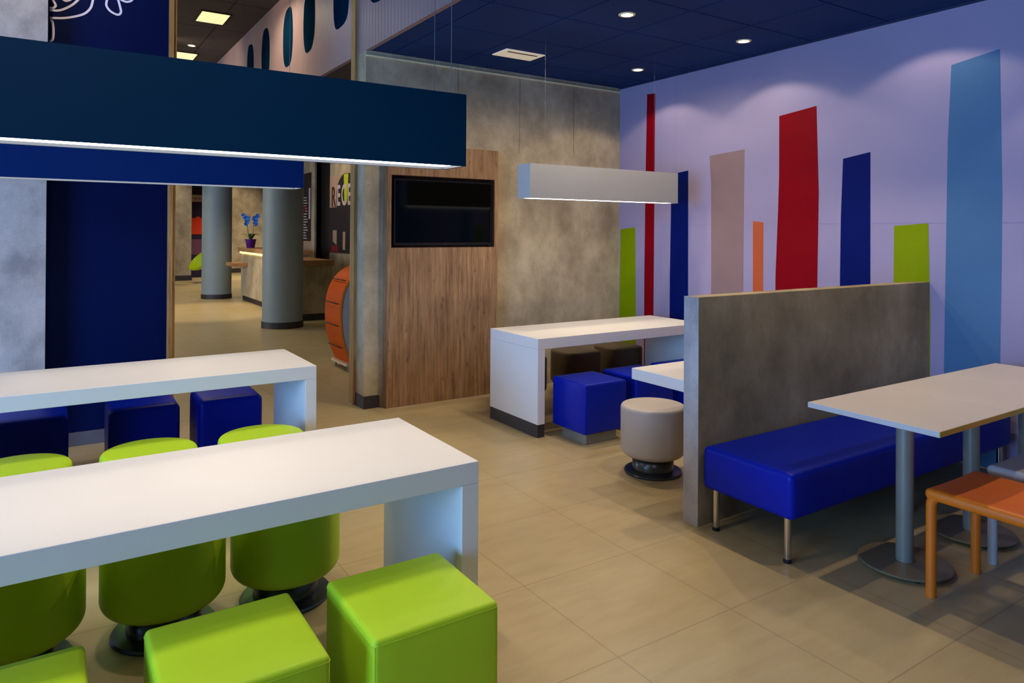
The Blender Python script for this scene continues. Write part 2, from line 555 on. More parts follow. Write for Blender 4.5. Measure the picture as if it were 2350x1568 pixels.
# ceilings
bt = box(XB + 0.041, XW + 0.1, -2.5, YW + 0.05, CZ + 0.012, CZ + 0.08, mi=1)
xs = [XB + 0.036, 2.60, 3.26, 3.92, 4.58, 5.24, XW]
ys = [-2.32 + 0.66 * i for i in range(13)] + [YW]
for i in range(len(xs) - 1):
    for j in range(len(ys) - 1):
        g = 0.006
        add_box(bt, xs[i] + g, xs[i + 1] - g, ys[j] + g, ys[j + 1] - g, CZ, CZ + 0.011, mi=0)
struct('ceiling', bt, [M['ceil_tile'], M['ceil_grid']])
struct('trim_6', box(XW - 0.02, XW, -2.5, YW, CZ - 0.012, CZ), M['ceil_grid'])
bt = box(-6, XB, -2.5, 30, HZ + 0.012, HZ + 0.1, mi=1)
x = -6.0
while x < XB - 0.1:
    y = -2.5
    while y < 29.5:
        add_box(bt, x + .006, min(x + .66, XB) - .006, y + .006, y + 1.32 - .006, HZ, HZ + .011, mi=0)
        y += 1.32
    x += 0.66
struct('ceiling_upper', bt, [M['dark_ceiling'], M['slot']])
struct('ceiling_lobby', box(XB + 0.045, 12, YW + 0.32, 30, CZ, CZ + 0.1), M['dark_ceiling'])

# ribbed bulkhead with port-hole shaped panes
bk = struct('wall_upper', box(XB - 0.002, XB + 0.04, -2.5, 28, CZ - 0.002, HZ), M['ribbed'])
random.seed(11)
PORTS = [4.92, 5.78, 6.70, 7.72, 8.55, 9.60, 10.45, 12.0, 12.9, 14.0, 15.1, 16.3]
for k, y in enumerate(PORTS):
    b = NB()
    zc, hh, hw = 3.90, 0.335, 0.205
    hw *= 1 + random.uniform(-.08, .08)
    pts = []
    for i in range(40):
        a = 2 * PI * i / 40
        c_, s_ = math.cos(a), math.sin(a)
        px = hw * math.copysign(abs(c_) ** 0.62, c_)
        pz = hh * math.copysign(abs(s_) ** 0.85, s_)
        pz *= 1 + 0.05 * math.sin(a * 2 + k) + 0.03 * math.sin(3 * a + 2 * k)
        pts.append((XB - 0.005, y + px, zc + pz))
    f = add_quad(b, pts)
    r = bmesh.ops.extrude_face_region(b, geom=[f])
    for v in r['geom']:
        if isinstance(v, bmesh.types.BMVert):
            v.co.x = XB + 0.02
    obj('porthole_pane', b, M['dark_glass'], bk)

# lobby walls
struct('wall_lobby_far', box(4.45, 12, 27.7, 27.9, 0, CZ), M['concrete'])
struct('baseboard_far', box(4.45, 12, 27.66, 27.7, 0, 0.16), M['skirting'])
struct('wall_lobby_left', box(-6, 3.70, 24.1, 24.3, 0, HZ), M['concrete'])
struct('baseboard_lobby_left', box(-6, 3.72, 24.06, 24.1, 0, 0.16), M['skirting'])
struct('wall_lobby_right', box(4.9, 5.1, YW + 0.32, 14.52, 0, CZ), M['concrete'])
struct('wall_lobby_right_far', box(4.9, 5.1, 15.42, 17.6, 0, CZ), M['concrete'])
d1 = struct('door_1', box(5.0, 5.05, 14.52, 15.42, 0, CZ), M['door_dark'])
obj('door_handle', tube([(4.99, 14.62, 1.05), (4.955, 14.62, 1.05), (4.955, 14.74, 1.05)], 0.009), M['steel'], d1, smooth=True)
struct('trim_7', box(4.86, 5.1, 15.42, 15.66, 0, CZ), M['concrete_desk'])

# ------------------------------------------------------------------ bridge tables (white slab tables)
def slab_table(name, label, x0, x1, y0, y1, top, th, lg, kick, group=None):
    cx = (x0 + x1) / 2
    cy = (y0 + y1) / 2
    t = thing(name, label, 'table', (cx, cy, 0), 0, group)
    hx, hy = (x1 - x0) / 2, (y1 - y0) / 2
    obj('tabletop', box(-hx, hx, -hy, hy, top - th, top, bev=0.003), M['white_lam'], t, smooth=True, wn=True)
    for s in (-1, 1):
        a, b = (hx - lg, hx) if s > 0 else (-hx, -hx + lg)
        leg = obj('leg', box(a, b, -hy, hy, kick, top - th, bev=0.002), M['white_lam'], t, smooth=True, wn=True)
        if kick > 0:
            kb = obj('kick_plate', box(a + .002, b - .002, -hy + .002, hy - .002, 0, kick), M['skirting'], leg)
            kb['label'] = 'charcoal kick plate'
    return t

slab_table('slab_table', 'long white slab table in the foreground under the nearer navy lamp', -0.62, 1.306, 2.217, 2.922, 0.767, 0.08, 0.068, 0.09, 'white slab tables')
slab_table('slab_table', 'long white slab table with blue cube stools behind it, before the navy wall', -0.50, 1.376, 4.305, 5.028, 0.767, 0.08, 0.068, 0.09, 'white slab tables')
slab_table('slab_table', 'white slab table with dark kick plate under the white hanging lamp', 3.165, 5.035, 4.482, 5.190, 0.767, 0.085, 0.068, 0.10, 'white slab tables')

# ------------------------------------------------------------------ stools
def seam_ring(bm, h, z, r, rad=0.0022):
    pts = []
    for cx, cy, a0 in ((h - r, h - r, 0), (-h + r, h - r, 90), (-h + r, -h + r, 180), (h - r, -h + r, 270)):
        for i in range(6):
            a = math.radians(a0 + 90 * i / 5)
            pts.append((cx + r * math.cos(a), cy + r * math.sin(a), z))
    # closed ring of a small tube
    n, m = len(pts), 6
    rings = []
    for i, p in enumerate(pts):
        t = (Vector(pts[(i + 1) % n]) - Vector(pts[i - 1])).normalized()
        s = Vector((t.y, -t.x, 0))
        rings.append([bm.verts.new(Vector(p) + rad * (s * math.cos(2 * PI * k / m) + Vector((0, 0, 1)) * math.sin(2 * PI * k / m))) for k in range(m)])
    for i in range(n):
        a, b_ = rings[i], rings[(i + 1) % n]
        for k in range(m):
            bm.faces.new((a[k], a[(k + 1) % m], b_[(k + 1) % m], b_[k]))

def cube_stool(label, mat, loc, group, rotz=0, h=0.204, top=0.462, er=0.016):
    t = thing('cube_stool', label, 'stool', loc, rotz, group)
    bm = roundbox(h, h, 0.088, top, er, 0.005)
    for sx in (-1, 1) if er < 0.02 else ():
        if sx < 0:
            seam_ring(bm, h - 0.0005, top - 0.017, 0.014)
        for sy in (-1, 1):
            c = h - 0.0048
            add_tube(bm, [(sx * c, sy * c, 0.105), (sx * c, sy * c, top - 0.017)], 0.0022, n=6)
    obj('cushion', bm, mat, t, smooth=True)
    p = obj('plinth', box(-h + .055, h - .055, -h + .055, h - .055, 0, 0.089, bev=0.003), M['pole_grey'], t, smooth=True, wn=True)
    p['label'] = 'grey metal plinth'
    return t

def round_stool(label, mat, loc, group, r=0.222, top=0.462, sq=2.0):
    t = thing('round_stool', label, 'stool', loc, 0, group)
    prof = []
    rb, rt = 0.062, 0.024
    for i in range(9):
        a = PI / 2 * i / 8
        prof.append((r - rb + rb * math.sin(a), 0.112 + rb * (1 - math.cos(a)) * 0.9))
    for i in range(9):
        a = PI / 2 * i / 8
        prof.append((r - rt + rt * math.cos(a), top - rt - .006 + rt * math.sin(a)))
    prof += [(r * 0.7, top - 0.003), (r * 0.35, top - 0.0008), (0.01, top)]
    bm = lathe(prof, n=64)
    if sq != 2.0:
        for v in bm.verts:
            a = math.atan2(v.co.y, v.co.x)
            k = (abs(math.cos(a)) ** sq + abs(math.sin(a)) ** sq) ** (-1 / sq)
            v.co.x *= k
            v.co.y *= k
    n, m = 64, 6
    rings = []
    for i in range(n if sq == 2.0 else 0):
        a = 2 * PI * i / n
        rings.append([bm.verts.new(((r - .001 + .002 * math.cos(2 * PI * k / m)) * math.cos(a), (r - .001 + .002 * math.cos(2 * PI * k / m)) * math.sin(a), top - 0.034 + .002 * math.sin(2 * PI * k / m))) for k in range(m)])
    for i in range(len(rings)):
        for k in range(m):
            bm.faces.new((rings[i][k], rings[i][(k + 1) % m], rings[(i + 1) % n][(k + 1) % m], rings[(i + 1) % n][k]))
    obj('cushion', bm, mat, t, smooth=True)
    nk = obj('neck', lathe([(0.137, 0.018), (0.136, 0.030), (0.136, 0.114)], n=48), M['dark_chrome'], t, smooth=True)
    nk['label'] = 'dark chrome neck'
    bs = obj('base_disc', lathe([(0.188, 0), (0.192, 0.008), (0.186, 0.016), (0.155, 0.021)], n=48), M['dark_chrome'], t, smooth='angle')
    bs['label'] = 'dark chrome disc'
    return t

# lime cubes in the front row
g = 'lime green cube stools on the near side of the foreground table'
c1 = cube_stool('lime green cube stool at the right end of the front row, whole top showing', M['green_vinyl'], (0.960, 2.052, 0), g)
dup(c1, (0.434, 2.057, 0), 'lime green cube stool second from the right in the front row of three')
dup(c1, (-0.118, 2.075, 0), 'lime green cube stool in the bottom left corner, mostly out of the frame')
# lime round stools
g1 = 'lime green round stools on the far side of the foreground table'
s1 = round_stool('lime green round stool under the foreground table, nearest its right end', M['green_vinyl'], (0.874, 3.14, 0), g1, r=0.228)
dup(s1, (0.392, 3.14, 0), 'lime green round stool under the foreground table, middle of its three, chrome foot showing')
dup(s1, (-0.105, 3.14, 0), 'lime green round stool under the foreground table, at the left edge of the photo')
g2 = 'lime green round stools on the near side of the far table'
dup(s1, (0.998, 4.085, 0), 'lime green round stool peeking over the foreground table, nearest the far table leg', group=g2)
dup(s1, (0.440, 4.115, 0), 'lime green round stool peeking over the foreground table, middle of its row', group=g2)
dup(s1, (-0.130, 4.145, 0), 'lime green round stool peeking over the foreground table, at the left edge of the photo', group=g2)
# blue cubes behind the far-left table
gb = 'royal blue cube stools behind the far left table'
b1 = cube_stool('royal blue cube stool behind the far left table, next to its right leg', M['blue_vinyl'], (1.035, 5.25, 0), gb, er=0.036)
dup(b1, (0.515, 5.265, 0), 'royal blue cube stool behind the far left table, middle of its three')
dup(b1, (-0.105, 5.28, 0), 'royal blue cube stool behind the far left table, at the left edge of the photo')
# blue cubes at the centre table
gc = 'royal blue cube stools in front of the centre table'
b2 = cube_stool('royal blue cube stool standing free at the near corner of the white kick plate table', M['blue_vinyl'], (3.525, 4.297, 0), gc)
dup(b2, (4.045, 4.310, 0), 'royal blue cube stool partly hidden behind the first one at the kick plate table', group=gc)
dup(b2, (4.585, 4.310, 0), 'royal blue cube stool mostly hidden by the corner of the narrow white shelf', group=gc)
# taupe round stool and the brown ones
tp = round_stool('taupe round stool beside the low concrete partition', M['taupe_vinyl'], (3.385, 3.455, 0), None, r=0.215, top=0.455)
gr = 'brown rounded stools behind the centre table'
br = round_stool('brown rounded stool behind the kick plate table, middle of its three', M['brown_vinyl'], (4.295, 5.45, 0), gr, r=0.208, top=0.455, sq=3.6)
dup(br, (4.845, 5.45, 0), 'brown rounded stool behind the kick plate table, furthest along toward the striped wall')
dup(br, (3.655, 5.45, 0), 'brown rounded stool behind the kick plate table, a sliver showing beside its left leg')

# ------------------------------------------------------------------ low partition and the shelf table behind it
pt = obj('low_partition', box(2.953, XW - 0.004, 2.669, 2.772, 0, 1.246, bev=0.0015), M['concrete_part'], smooth=True, wn=True)
pe = obj('end_panel', box(2.949, 2.953, 2.668, 2.773, 0, 1.2465), M['concrete_left'])  # same concrete, daylight on the end painted in with a lighter tone
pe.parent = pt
pe['label'] = 'end face, daylight painted in as paler concrete'
tag(pt, 'low concrete partition standing out from the striped wall behind the blue bench', 'partition')

t = thing('narrow_table', 'narrow white table against the far side of the low partition', 'table', (4.15, 3.01, 0))
obj('tabletop', box(-1.16, 1.15, -0.232, 0.228, 0.699, 0.767, bev=0.003), M['white_lam'], t, smooth=True, wn=True)
obj('leg', box(1.00, 1.065, -0.225, 0.22, 0, 0.699), M['white_lam'], t)
obj('leg', box(-0.35, -0.28, -0.230, -0.06, 0, 0.699), M['white_lam'], t)

# ------------------------------------------------------------------ bench
t = thing('bench', 'royal blue upholstered bench on chrome legs along the low partition', 'bench', (4.13, 2.38, 0))
obj('seat', roundbox(1.158, 0.279, 0.215, 0.442, 0.03, 0.006, nflat=14), M['blue_vinyl'], t, smooth=True)
for lx in (-1.142 + 0.02, -0.02, 1.10):
    for ly in (-0.228, 0.212):
        lg = obj('leg', tube([(lx, ly, 0.018), (lx, ly, 0.222)], 0.0175, n=20), M['chrome'], t, smooth='angle')
        lg['label'] = 'chrome leg'
        ft = obj('foot', lathe([(0.019, 0), (0.020, 0.006), (0.018, 0.019)], n=20, c=(lx, ly)), M['rubber'], lg, smooth='angle')
        ft['label'] = 'black rubber foot'

# ------------------------------------------------------------------ pedestal tables pushed together
def pedestal(label, cx, first=None):
    t = thing('pedestal_table', label, 'table', (cx, 1.83, 0), 0, 'white pedestal tables pushed together')
    top = box(-0.3295, 0.3295, -0.318, 0.3, 0.741, 0.767, bev=0.002)
    obj('tabletop', top, M['white_lam2'], t, smooth=True, wn=True)
    if True:
        ebm = box(-0.3285, 0.3285, -0.3195, -0.3170, 0.7425, 0.7655)
        eo = obj('edge_band', ebm, M['lime_edge'], t)
        eo['label'] = 'lime edge band'
    obj('pole', lathe([(0.0385, 0.02), (0.0385, 0.735)], n=40, cap_top=False, cap_bot=False), M['pole_grey'], t, smooth=True)
    obj('top_plate', lathe([(0.15, 0.732), (0.15, 0.741)], n=4), M['pole_grey'], t)
    b = obj('base_disc', lathe([(0.195, 0.014), (0.204, 0.016), (0.206, 0.020), (0.202, 0.024), (0.05, 0.027)], n=72), M['base_plate'], t, smooth='angle')
    b['label'] = 'pewter base disc'
    for k in range(4):
        a = PI / 4 + k * PI / 2
        ft = obj('foot', lathe([(0.017, 0), (0.019, 0.003), (0.015, 0.015)], n=16, c=(0.165 * math.cos(a), 0.165 * math.sin(a))), M['rubber'], b, smooth='angle')
        ft['label'] = 'black foot'
    return t
p1 = pedestal('white pedestal table at the free end of the joined row, nearest the bench end', 3.462)
dup(p1, (4.125, 1.83, 0), 'white pedestal table in the middle of the joined row, behind the orange chair')
dup(p1, (4.788, 1.83, 0), 'white pedestal table at the striped wall end of the joined row')

# ------------------------------------------------------------------ leather chairs
def side_chair(label, mat, loc):
    t = thing('side_chair', label, 'chair', loc, 0, 'leather covered chairs at the pedestal tables')
    hw, yf, yr, zt, r = 0.205, 0.205, -0.225, 0.452, 0.021
    for s in (-1, 1):
        x = s * hw
        arc = [(x, yf - 0.05 + 0.05 * math.sin(a), zt - 0.05 + 0.05 * math.cos(a)) for a in [PI / 2 * (1 - i / 8) for i in range(9)]]
        obj('leg', tube([(x, yf, 0), (x, yf, zt - 0.06)] + arc + [(x, yf - 0.12, zt)], r, n=18), mat, t, smooth='angle')
        obj('leg', tube([(x, yr - 0.05, 0), (x, yr - 0.012, 0.25), (x, yr, zt - 0.03), (x, yr, zt)], r * 0.95, n=18), mat, t, smooth='angle')
    bm = roundbox(hw + 0.0245, 0.2275, 0.426, 0.479, 0.0245, 0.0, nflat=8)
    for v in bm.verts:
        if v.co.z > 0.45:
            u = v.co.x / (hw + 0.0245)
            v.co.z -= 0.006 * max(0, 1 - u * u)
    obj('seat', bm, mat, t, smooth=True)
    bb = NB()
    b0 = roundbox(hw + 0.012, 0.016, 0.50, 0.83, 0.014, 0.0, nflat=8)
    for v in b0.verts:
        u = v.co.x / hw
        v.co.y += yr - 0.02 - (v.co.z - 0.5) * 0.20 - 0.03 * (1 - u * u)
    bb.free()
    for s in (-1, 1):
        add_tube(b0, [(s * hw, yr, zt), (s * hw, yr - 0.012, 0.52), (s * hw, yr - 0.055, 0.72)], 0.018, n=14)
    obj('backrest', b0, mat, t, smooth=True)
    return t
side_chair('orange leather covered chair drawn up to the white pedestal tables', M['orange_leather'], (3.47, 1.405, 0))
side_chair('pale grey leather covered chair beyond the orange chair, at the right edge', M['grey_leather'], (4.05, 1.405, 0))

# ------------------------------------------------------------------ hanging lamps
def lamp(name, label, mat, x0, x1, y0, y1, z0, z1, ceil, wires, recess=0.011, wr=0.0014):
    cx, cy = (x0 + x1) / 2, (y0 + y1) / 2
    t = thing(name, label, 'lamp', (cx, cy, z0), 0, 'box shaped hanging lamps')
    hx, hy, h = (x1 - x0) / 2, (y1 - y0) / 2, z1 - z0
    bm = NB()
    w = 0.006
    add_box(bm, -hx, hx, -hy, -hy + w, 0, h)
    add_box(bm, -hx, hx, hy - w, hy, 0, h)
    add_box(bm, -hx, -hx + w, -hy + w, hy - w, 0, h)
    add_box(bm, hx - w, hx, -hy + w, hy - w, 0, h)
    add_box(bm, -hx + w, hx - w, -hy + w, hy - w, h - w, h)
    obj('shade', bm, mat, t)
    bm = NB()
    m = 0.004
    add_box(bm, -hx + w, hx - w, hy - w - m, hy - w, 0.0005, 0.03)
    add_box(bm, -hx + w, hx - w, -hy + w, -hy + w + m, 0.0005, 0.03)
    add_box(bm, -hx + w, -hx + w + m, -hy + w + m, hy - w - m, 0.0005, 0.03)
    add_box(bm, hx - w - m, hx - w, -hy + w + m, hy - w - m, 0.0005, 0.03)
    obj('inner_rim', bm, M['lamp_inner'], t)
    d = obj('diffuser', box(-hx + w + m, hx - w - m, -hy + w + m, hy - w - m, recess, 0.03), M['diffuser'], t)
    d['label'] = 'glowing white diffuser'
    for (wx, wy) in wires:
        obj('suspension_wire', tube([(wx - cx, wy - cy, h - 0.002), (wx - cx, wy - cy, ceil - z0)], wr, n=6), M['wire'], t)
    return t
lamp('hanging_lamp', 'long navy box lamp hanging nearest, over the foreground table', M['navy_lamp'], -0.55, 1.398, 2.488, 2.682, 1.86, 2.149, HZ, [(1.335, 2.50), (1.345, 2.668), (-0.45, 2.50), (-0.45, 2.668)])
lamp('hanging_lamp', 'long navy box lamp hanging behind the nearer one, over the far left table', M['navy_lamp2'], -0.52, 1.368, 4.575, 4.765, 1.871, 2.155, HZ, [(1.30, 4.67), (-0.42, 4.67)])
lamp('hanging_lamp', 'white box lamp hanging before the concrete wall over the kick plate table', M['white_lamp'], 3.237, 4.918, 4.708, 4.886, 1.870, 2.152, CZ, [(3.45, 4.80), (4.70, 4.80)], 0.004, 0.0005)

# ------------------------------------------------------------------ ceiling fittings
def downlight(label, x, y, z, grp):
    t = thing('downlight', label, 'light', (x, y, z), 0, grp)
    obj('ring', lathe([(0.042, -0.001), (0.046, -0.007), (0.060, -0.006), (0.064, 0.0)], n=32, cap_top=False, cap_bot=False), M['vent'], t, smooth=True)
    l = obj('lens', lathe([(0.043, -0.0035), (0.043, 0.001)], n=32), M['spot_glow'], t)
    l['label'] = 'glowing lens'
    return t
gl = 'recessed downlights in the navy ceiling'
d0 = downlight('recessed downlight in the navy ceiling, nearest the top edge of the photo', 3.584, 3.95, CZ, gl)
dup(d0, (4.895, 3.945, CZ), 'recessed downlight in the navy ceiling, above the tan stripe of the wall')
dup(d0, (4.897, 5.234, CZ), 'recessed downlight in the navy ceiling, furthest back near the corner')

t = thing('ceiling_vent', 'cream ceiling vent with a dark slot set in the navy ceiling', 'vent', (3.58, 5.40, CZ))
obj('plate', box(-0.21, 0.21, -0.125, 0.125, -0.008, 0, bev=0.002), M['vent_glow'], t)
s = obj('slot', box(-0.16, 0.16, -0.075, -0.05, -0.0095, -0.007), M['slot'], t)
s['label'] = 'dark slot'

gf = 'fluorescent panels in the dark lobby ceiling'
t = thing('fluorescent_panel', 'yellowish fluorescent panel in the dark lobby ceiling, the higher one in view', 'light', (1.80, 10.15, HZ), 0, gf)
obj('frame', box(-0.19, 0.19, -0.27, 0.27, -0.012, 0.0), M['slot'], t)
l = obj('lens', box(-0.17, 0.17, -0.25, 0.25, -0.016, -0.011), M['tube_glow'], t)
l['label'] = 'glowing lens'
dup(t, (1.80, 12.65, HZ), 'yellowish fluorescent panel in the dark lobby ceiling, just above the navy lamp')
d3 = dup(d0, (1.81, 11.9, HZ), 'small round downlight between the two fluorescent panels', group='downlights in the lobby ceiling')
dup(d0, (6.036, 20.0, CZ), 'tiny downlight in the low lobby ceiling beside the concrete post', group='downlights in the lobby ceiling')
dup(d0, (6.16, 19.2, CZ), 'tiny downlight in the low lobby ceiling nearest the concrete post', group='downlights in the lobby ceiling')

# ------------------------------------------------------------------ television panel
t = thing('wood_panel', 'tall oak panel on the concrete wall with a niche for the television', 'panel', (0, 0, 0))
PX0, PX1, PY, PZ = 2.535, 3.704, 5.945, 2.392
NX0, NX1, NZ0, NZ1 = 2.572, 3.665, 1.443, 2.106
bm = NB()
add_box(bm, PX0, NX0, PY, YW - 0.002, 0.0, PZ)
add_box(bm, NX1, PX1, PY, YW - 0.002, 0.0, PZ)
add_box(bm, NX0, NX1, PY, YW - 0.002, 0.0, NZ0)
add_box(bm, NX0, NX1, PY, YW - 0.002, NZ1, PZ)
obj('board', bm, M['wood_panel'], t)
bm = NB()
add_box(bm, NX0, NX1, YW - 0.008, YW - 0.002, NZ0, NZ1)
q = 0.004
add_box(bm, NX0, NX0 + q, PY + .001, YW - 0.008, NZ0, NZ1)
add_box(bm, NX1 - q, NX1, PY + .001, YW - 0.008, NZ0, NZ1)
add_box(bm, NX0, NX1, PY + .001, YW - 0.008, NZ0, NZ0 + q)
add_box(bm, NX0, NX1, PY + .001, YW - 0.008, NZ1 - q, NZ1)
n = obj('niche_lining', bm, M['niche'], t)
n['label'] = 'dark brown niche lining'

t = thing('television', 'black flat television set into the oak panel', 'television', (3.125, 5.975, 1.775))
obj('casing', box(-0.515, 0.525, 0.006, 0.05, -0.308, 0.300, bev=0.004), M['tv_bezel'], t)
bm = NB()
for a in ((-0.515, 0.525, -0.002, 0.006, -0.308, -0.288), (-0.515, 0.525, -0.002, 0.006, 0.286, 0.300), (-0.515, -0.501, -0.002, 0.006, -0.288, 0.286), (0.511, 0.525, -0.002, 0.006, -0.288, 0.286)):
    add_box(bm, *a)
obj('bezel', bm, M['tv_bezel'], t)
obj('screen', box(-0.501, 0.511, 0.002, 0.007, -0.288, 0.286), M['tv_screen'], t)
em = obj('emblem', box(0.0, 0.022, -0.0035, -0.0015, -0.303, -0.295), M['lamp_inner'], t)
em['label'] = 'tiny silver emblem'

# ------------------------------------------------------------------ lobby
def pillar(label, x, y, r, h):
    t = thing('pillar', label, 'pillar', (x, y, 0), 0, 'round lobby pillars')
    t['kind'] = 'structure'
    obj('shaft', lathe([(r, 0.10), (r, h)], n=64), M['pillar'], t, smooth='angle')
    b = obj('base_ring', lathe([(r + 0.012, 0), (r + 0.012, 0.10), (r, 0.105)], n=64), M['skirting'], t, smooth='angle')
    b['label'] = 'dark base ring'
    return t
pillar('blue grey round pillar nearer, in front of the reception desk', 3.222, 11.885, 0.322, CZ)
pillar('blue grey round pillar further off, left of the orchid', 3.255, 17.63, 0.325, CZ)

t = thing('reception_desk', 'reception desk with wood top and glowing strip, behind the round pillars', 'desk', (0, 0, 0))
obj('front_panel', box(3.645, 4.30, 14.0, 16.93, 0.12, 1.11), M['concrete_desk'], t)
obj('kick_plate', box(3.68, 4.28, 12.45, 16.9, 0, 0.12), M['skirting'], t)
obj('worktop', box(3.585, 4.36, 13.95, 17.0, 1.11, 1.195, bev=0.004), M['wood_desk'], t)
l = obj('light_strip', box(3.61, 3.643, 14.02, 16.90, 1.066, 1.109), M['led_glow'], t)
l['label'] = 'glowing yellow strip'
obj('end_panel', box(3.70, 4.24, 12.42, 14.0, 0.12, 0.975), M['concrete_desk'], t)
obj('low_worktop', box(3.64, 4.26, 12.36, 13.95, 0.975, 1.065, bev=0.004), M['wood_desk'], t)
obj('side_shelf', box(3.32, 3.645, 16.25, 16.93, 0.79, 0.865, bev=0.004), M['wood_desk'], t)

# orchid
t = thing('potted_orchid', 'blue orchid in a purple pot on the reception desk', 'plant', (3.745, 16.45, 1.195))
obj('pot', lathe([(0.078, 0), (0.085, 0.01), (0.112, 0.165), (0.120, 0.175), (0.120, 0.195), (0.108, 0.195)], n=32, cap_top=False), M['pot_purple'], t, smooth='angle')
obj('soil', lathe([(0.107, 0.165), (0.107, 0.180)], n=32), M['soil'], t)
random.seed(3)
for a, ln in ((0.2, .19), (2.9, .2), (1.4, .13), (4.2, .15), (5.4, .15)):
    bm = NB()
    d = Vector((math.cos(a), math.sin(a), 0))
    s = Vector((-d.y, d.x, 0))
    prev = None
    for i in range(9):
        u = i / 8
        p = d * (0.01 + ln * u) + Vector((0, 0, 0.17 + 0.14 * math.sin(u * 2.3) ))
        w = 0.035 * math.sin(PI * min(1, 0.15 + u * 0.85)) + 0.002
        cur = (bm.verts.new(p + s * w + Vector((0, 0, .008))), bm.verts.new(p), bm.verts.new(p - s * w + Vector((0, 0, .008))))
        if prev:
            bm.faces.new((prev[0], prev[1], cur[1], cur[0]))
            bm.faces.new((prev[1], prev[2], cur[2], cur[1]))
        prev = cur
    obj('leaf', bm, M['leaf'], t, smooth=True)
for sgn, hx in ((-1, -0.10), (1, 0.085)):
    pts = spline([(sgn * 0.015, 0, 0.17), (hx * 0.55, 0, 0.34), (hx * 0.8, 0.0, 0.52), (hx * 1.15, 0.0, 0.66), (hx * 1.5, 0.0, 0.70)], 6)
    st = obj('stem', tube(pts, 0.006, n=8), M['leaf'], t, smooth=True)
    for k, (fx, fz) in enumerate(((0.9, 0.54), (1.05, 0.60), (1.15, 0.66), (1.45, 0.71), (0.75, 0.66))):
        bm = NB()
        c = Vector((hx * fx + random.uniform(-.02, .02), -0.025 + random.uniform(-.03, .02), fz))
        for p in range(5):
            a = 2 * PI * p / 5 + random.random()
            ax = Vector((math.cos(a), -0.3, math.sin(a)))
            sd = Vector((-math.sin(a), 0, math.cos(a)))
            q0 = bm.verts.new(c)
            q1 = bm.verts.new(c + ax * .036 + sd * .028)
            q2 = bm.verts.new(c + ax * .066)
            q3 = bm.verts.new(c + ax * .036 - sd * .028)
            bm.faces.new((q0, q1, q2, q3))
        obj('flower', bm, M['petal'], st)

# brochure stand with the bulging orange front
t = thing('brochure_stand', 'orange bulging brochure stand just past the opening in the lobby', 'stand', (0, 0, 0))
arc = spline([(2.845, 0.09), (2.765, 0.30), (2.722, 0.58), (2.745, 0.86), (2.83, 1.04), (2.97, 1.155), (3.16, 1.21)], 8)
bm = NB()
th = 0.022
def off(i):
    a = arc[max(i - 1, 0)]
    c = arc[min(i + 1, len(arc) - 1)]
    tt = (c - a).normalized()
    return Vector((tt.y, -tt.x)) * th
rows = []
for i, p in enumerate(arc):
    o2 = p + off(i)
    rows.append([bm.verts.new(v) for v in ((p.x, 7.70, p.y), (p.x, 8.22, p.y), (o2.x, 8.22, o2.y), (o2.x, 7.70, o2.y))])
for a, c in zip(rows, rows[1:]):
    for k in range(4):
        f = bm.faces.new((a[k], a[(k + 1) % 4], c[(k + 1) % 4], c[k]))
        f.material_index = 1 if k in (1, 3) else 0
bm.faces.new(rows[0])
bm.faces.new(list(reversed(rows[-1])))
obj('curved_front', bm, [M['orange_lam'], M['orange_edge']], t, smooth='angle')
for yy in (7.715, 8.195):
    bm = NB()
    poly = [(p.x + 0.03, p.y) for p in arc[2:]] + [(3.16, 0.09), (2.87, 0.09)]
    f = add_quad(bm, [(x_, yy, z_) for x_, z_ in poly])
    r = bmesh.ops.extrude_face_region(bm, geom=[f])
    for v in r['geom']:
        if isinstance(v, bmesh.types.BMVert):
            v.co.y += 0.018
    s = obj('side_panel', bm, M['pale_side'], t)
    s['label'] = 'pale side panel'
s = obj('bottom_board', box(2.80, 3.16, 7.70, 8.22, 0.062, 0.090), M['cream'], t)
s['label'] = 'cream bottom board'
for z_ in (0.27, 0.52, 0.77, 1.03):
    i = min(range(len(arc)), key=lambda k: abs(arc[k].y - z_) + (0 if k < 40 else 9))
    p = arc[i]
    bm = tube([(p.x - 0.02, 7.74, z_), (p.x - 0.02, 8.18, z_)], 0.006, n=8)
    for yy in (7.86, 8.06):
        add_tube(bm, [(p.x - 0.02, yy, z_), (p.x + 0.004, yy, z_)], 0.005, n=6)
    o = obj('rail', bm, M['slot'], t, smooth=True)
    o['label'] = 'thin dark rail'
for lx in (2.84, 3.12):
    for ly in (7.74, 8.17):
        obj('leg', tube([(lx, ly, 0), (lx, ly, 0.064)], 0.011, n=10), M['steel'], t, smooth='angle')

# lime shell chair in the distance
t = thing('shell_chair', 'lime green tilted shell chair on a thin stem, half behind the far pillar', 'chair', (3.80, 22.8, 0))
prof = [(0.01, -0.17), (0.15, -0.155), (0.28, -0.105), (0.37, -0.02), (0.405, 0.05), (0.39, 0.05), (0.355, -0.01), (0.27, -0.085), (0.14, -0.135), (0.01, -0.15)]
bm = lathe(prof, n=40)
bmesh.ops.rotate(bm, verts=bm.verts, cent=(0, 0, 0), matrix=Matrix.Rotation(math.radians(-44), 3, 'Y') @ Matrix.Rotation(math.radians(14), 3, 'X'))
bmesh.ops.translate(bm, verts=bm.verts, vec=(-0.03, 0, 0.66))
obj('shell', bm, M['lime_shell'], t, smooth=True)
obj('stem', tube([(0, 0, 0.012), (0, 0, 0.545)], 0.018, n=12), M['chrome'], t, smooth='angle')
obj('base_disc', lathe([(0.26, 0), (0.26, 0.008), (0.03, 0.018)], n=36), M['steel'], t, smooth='angle')

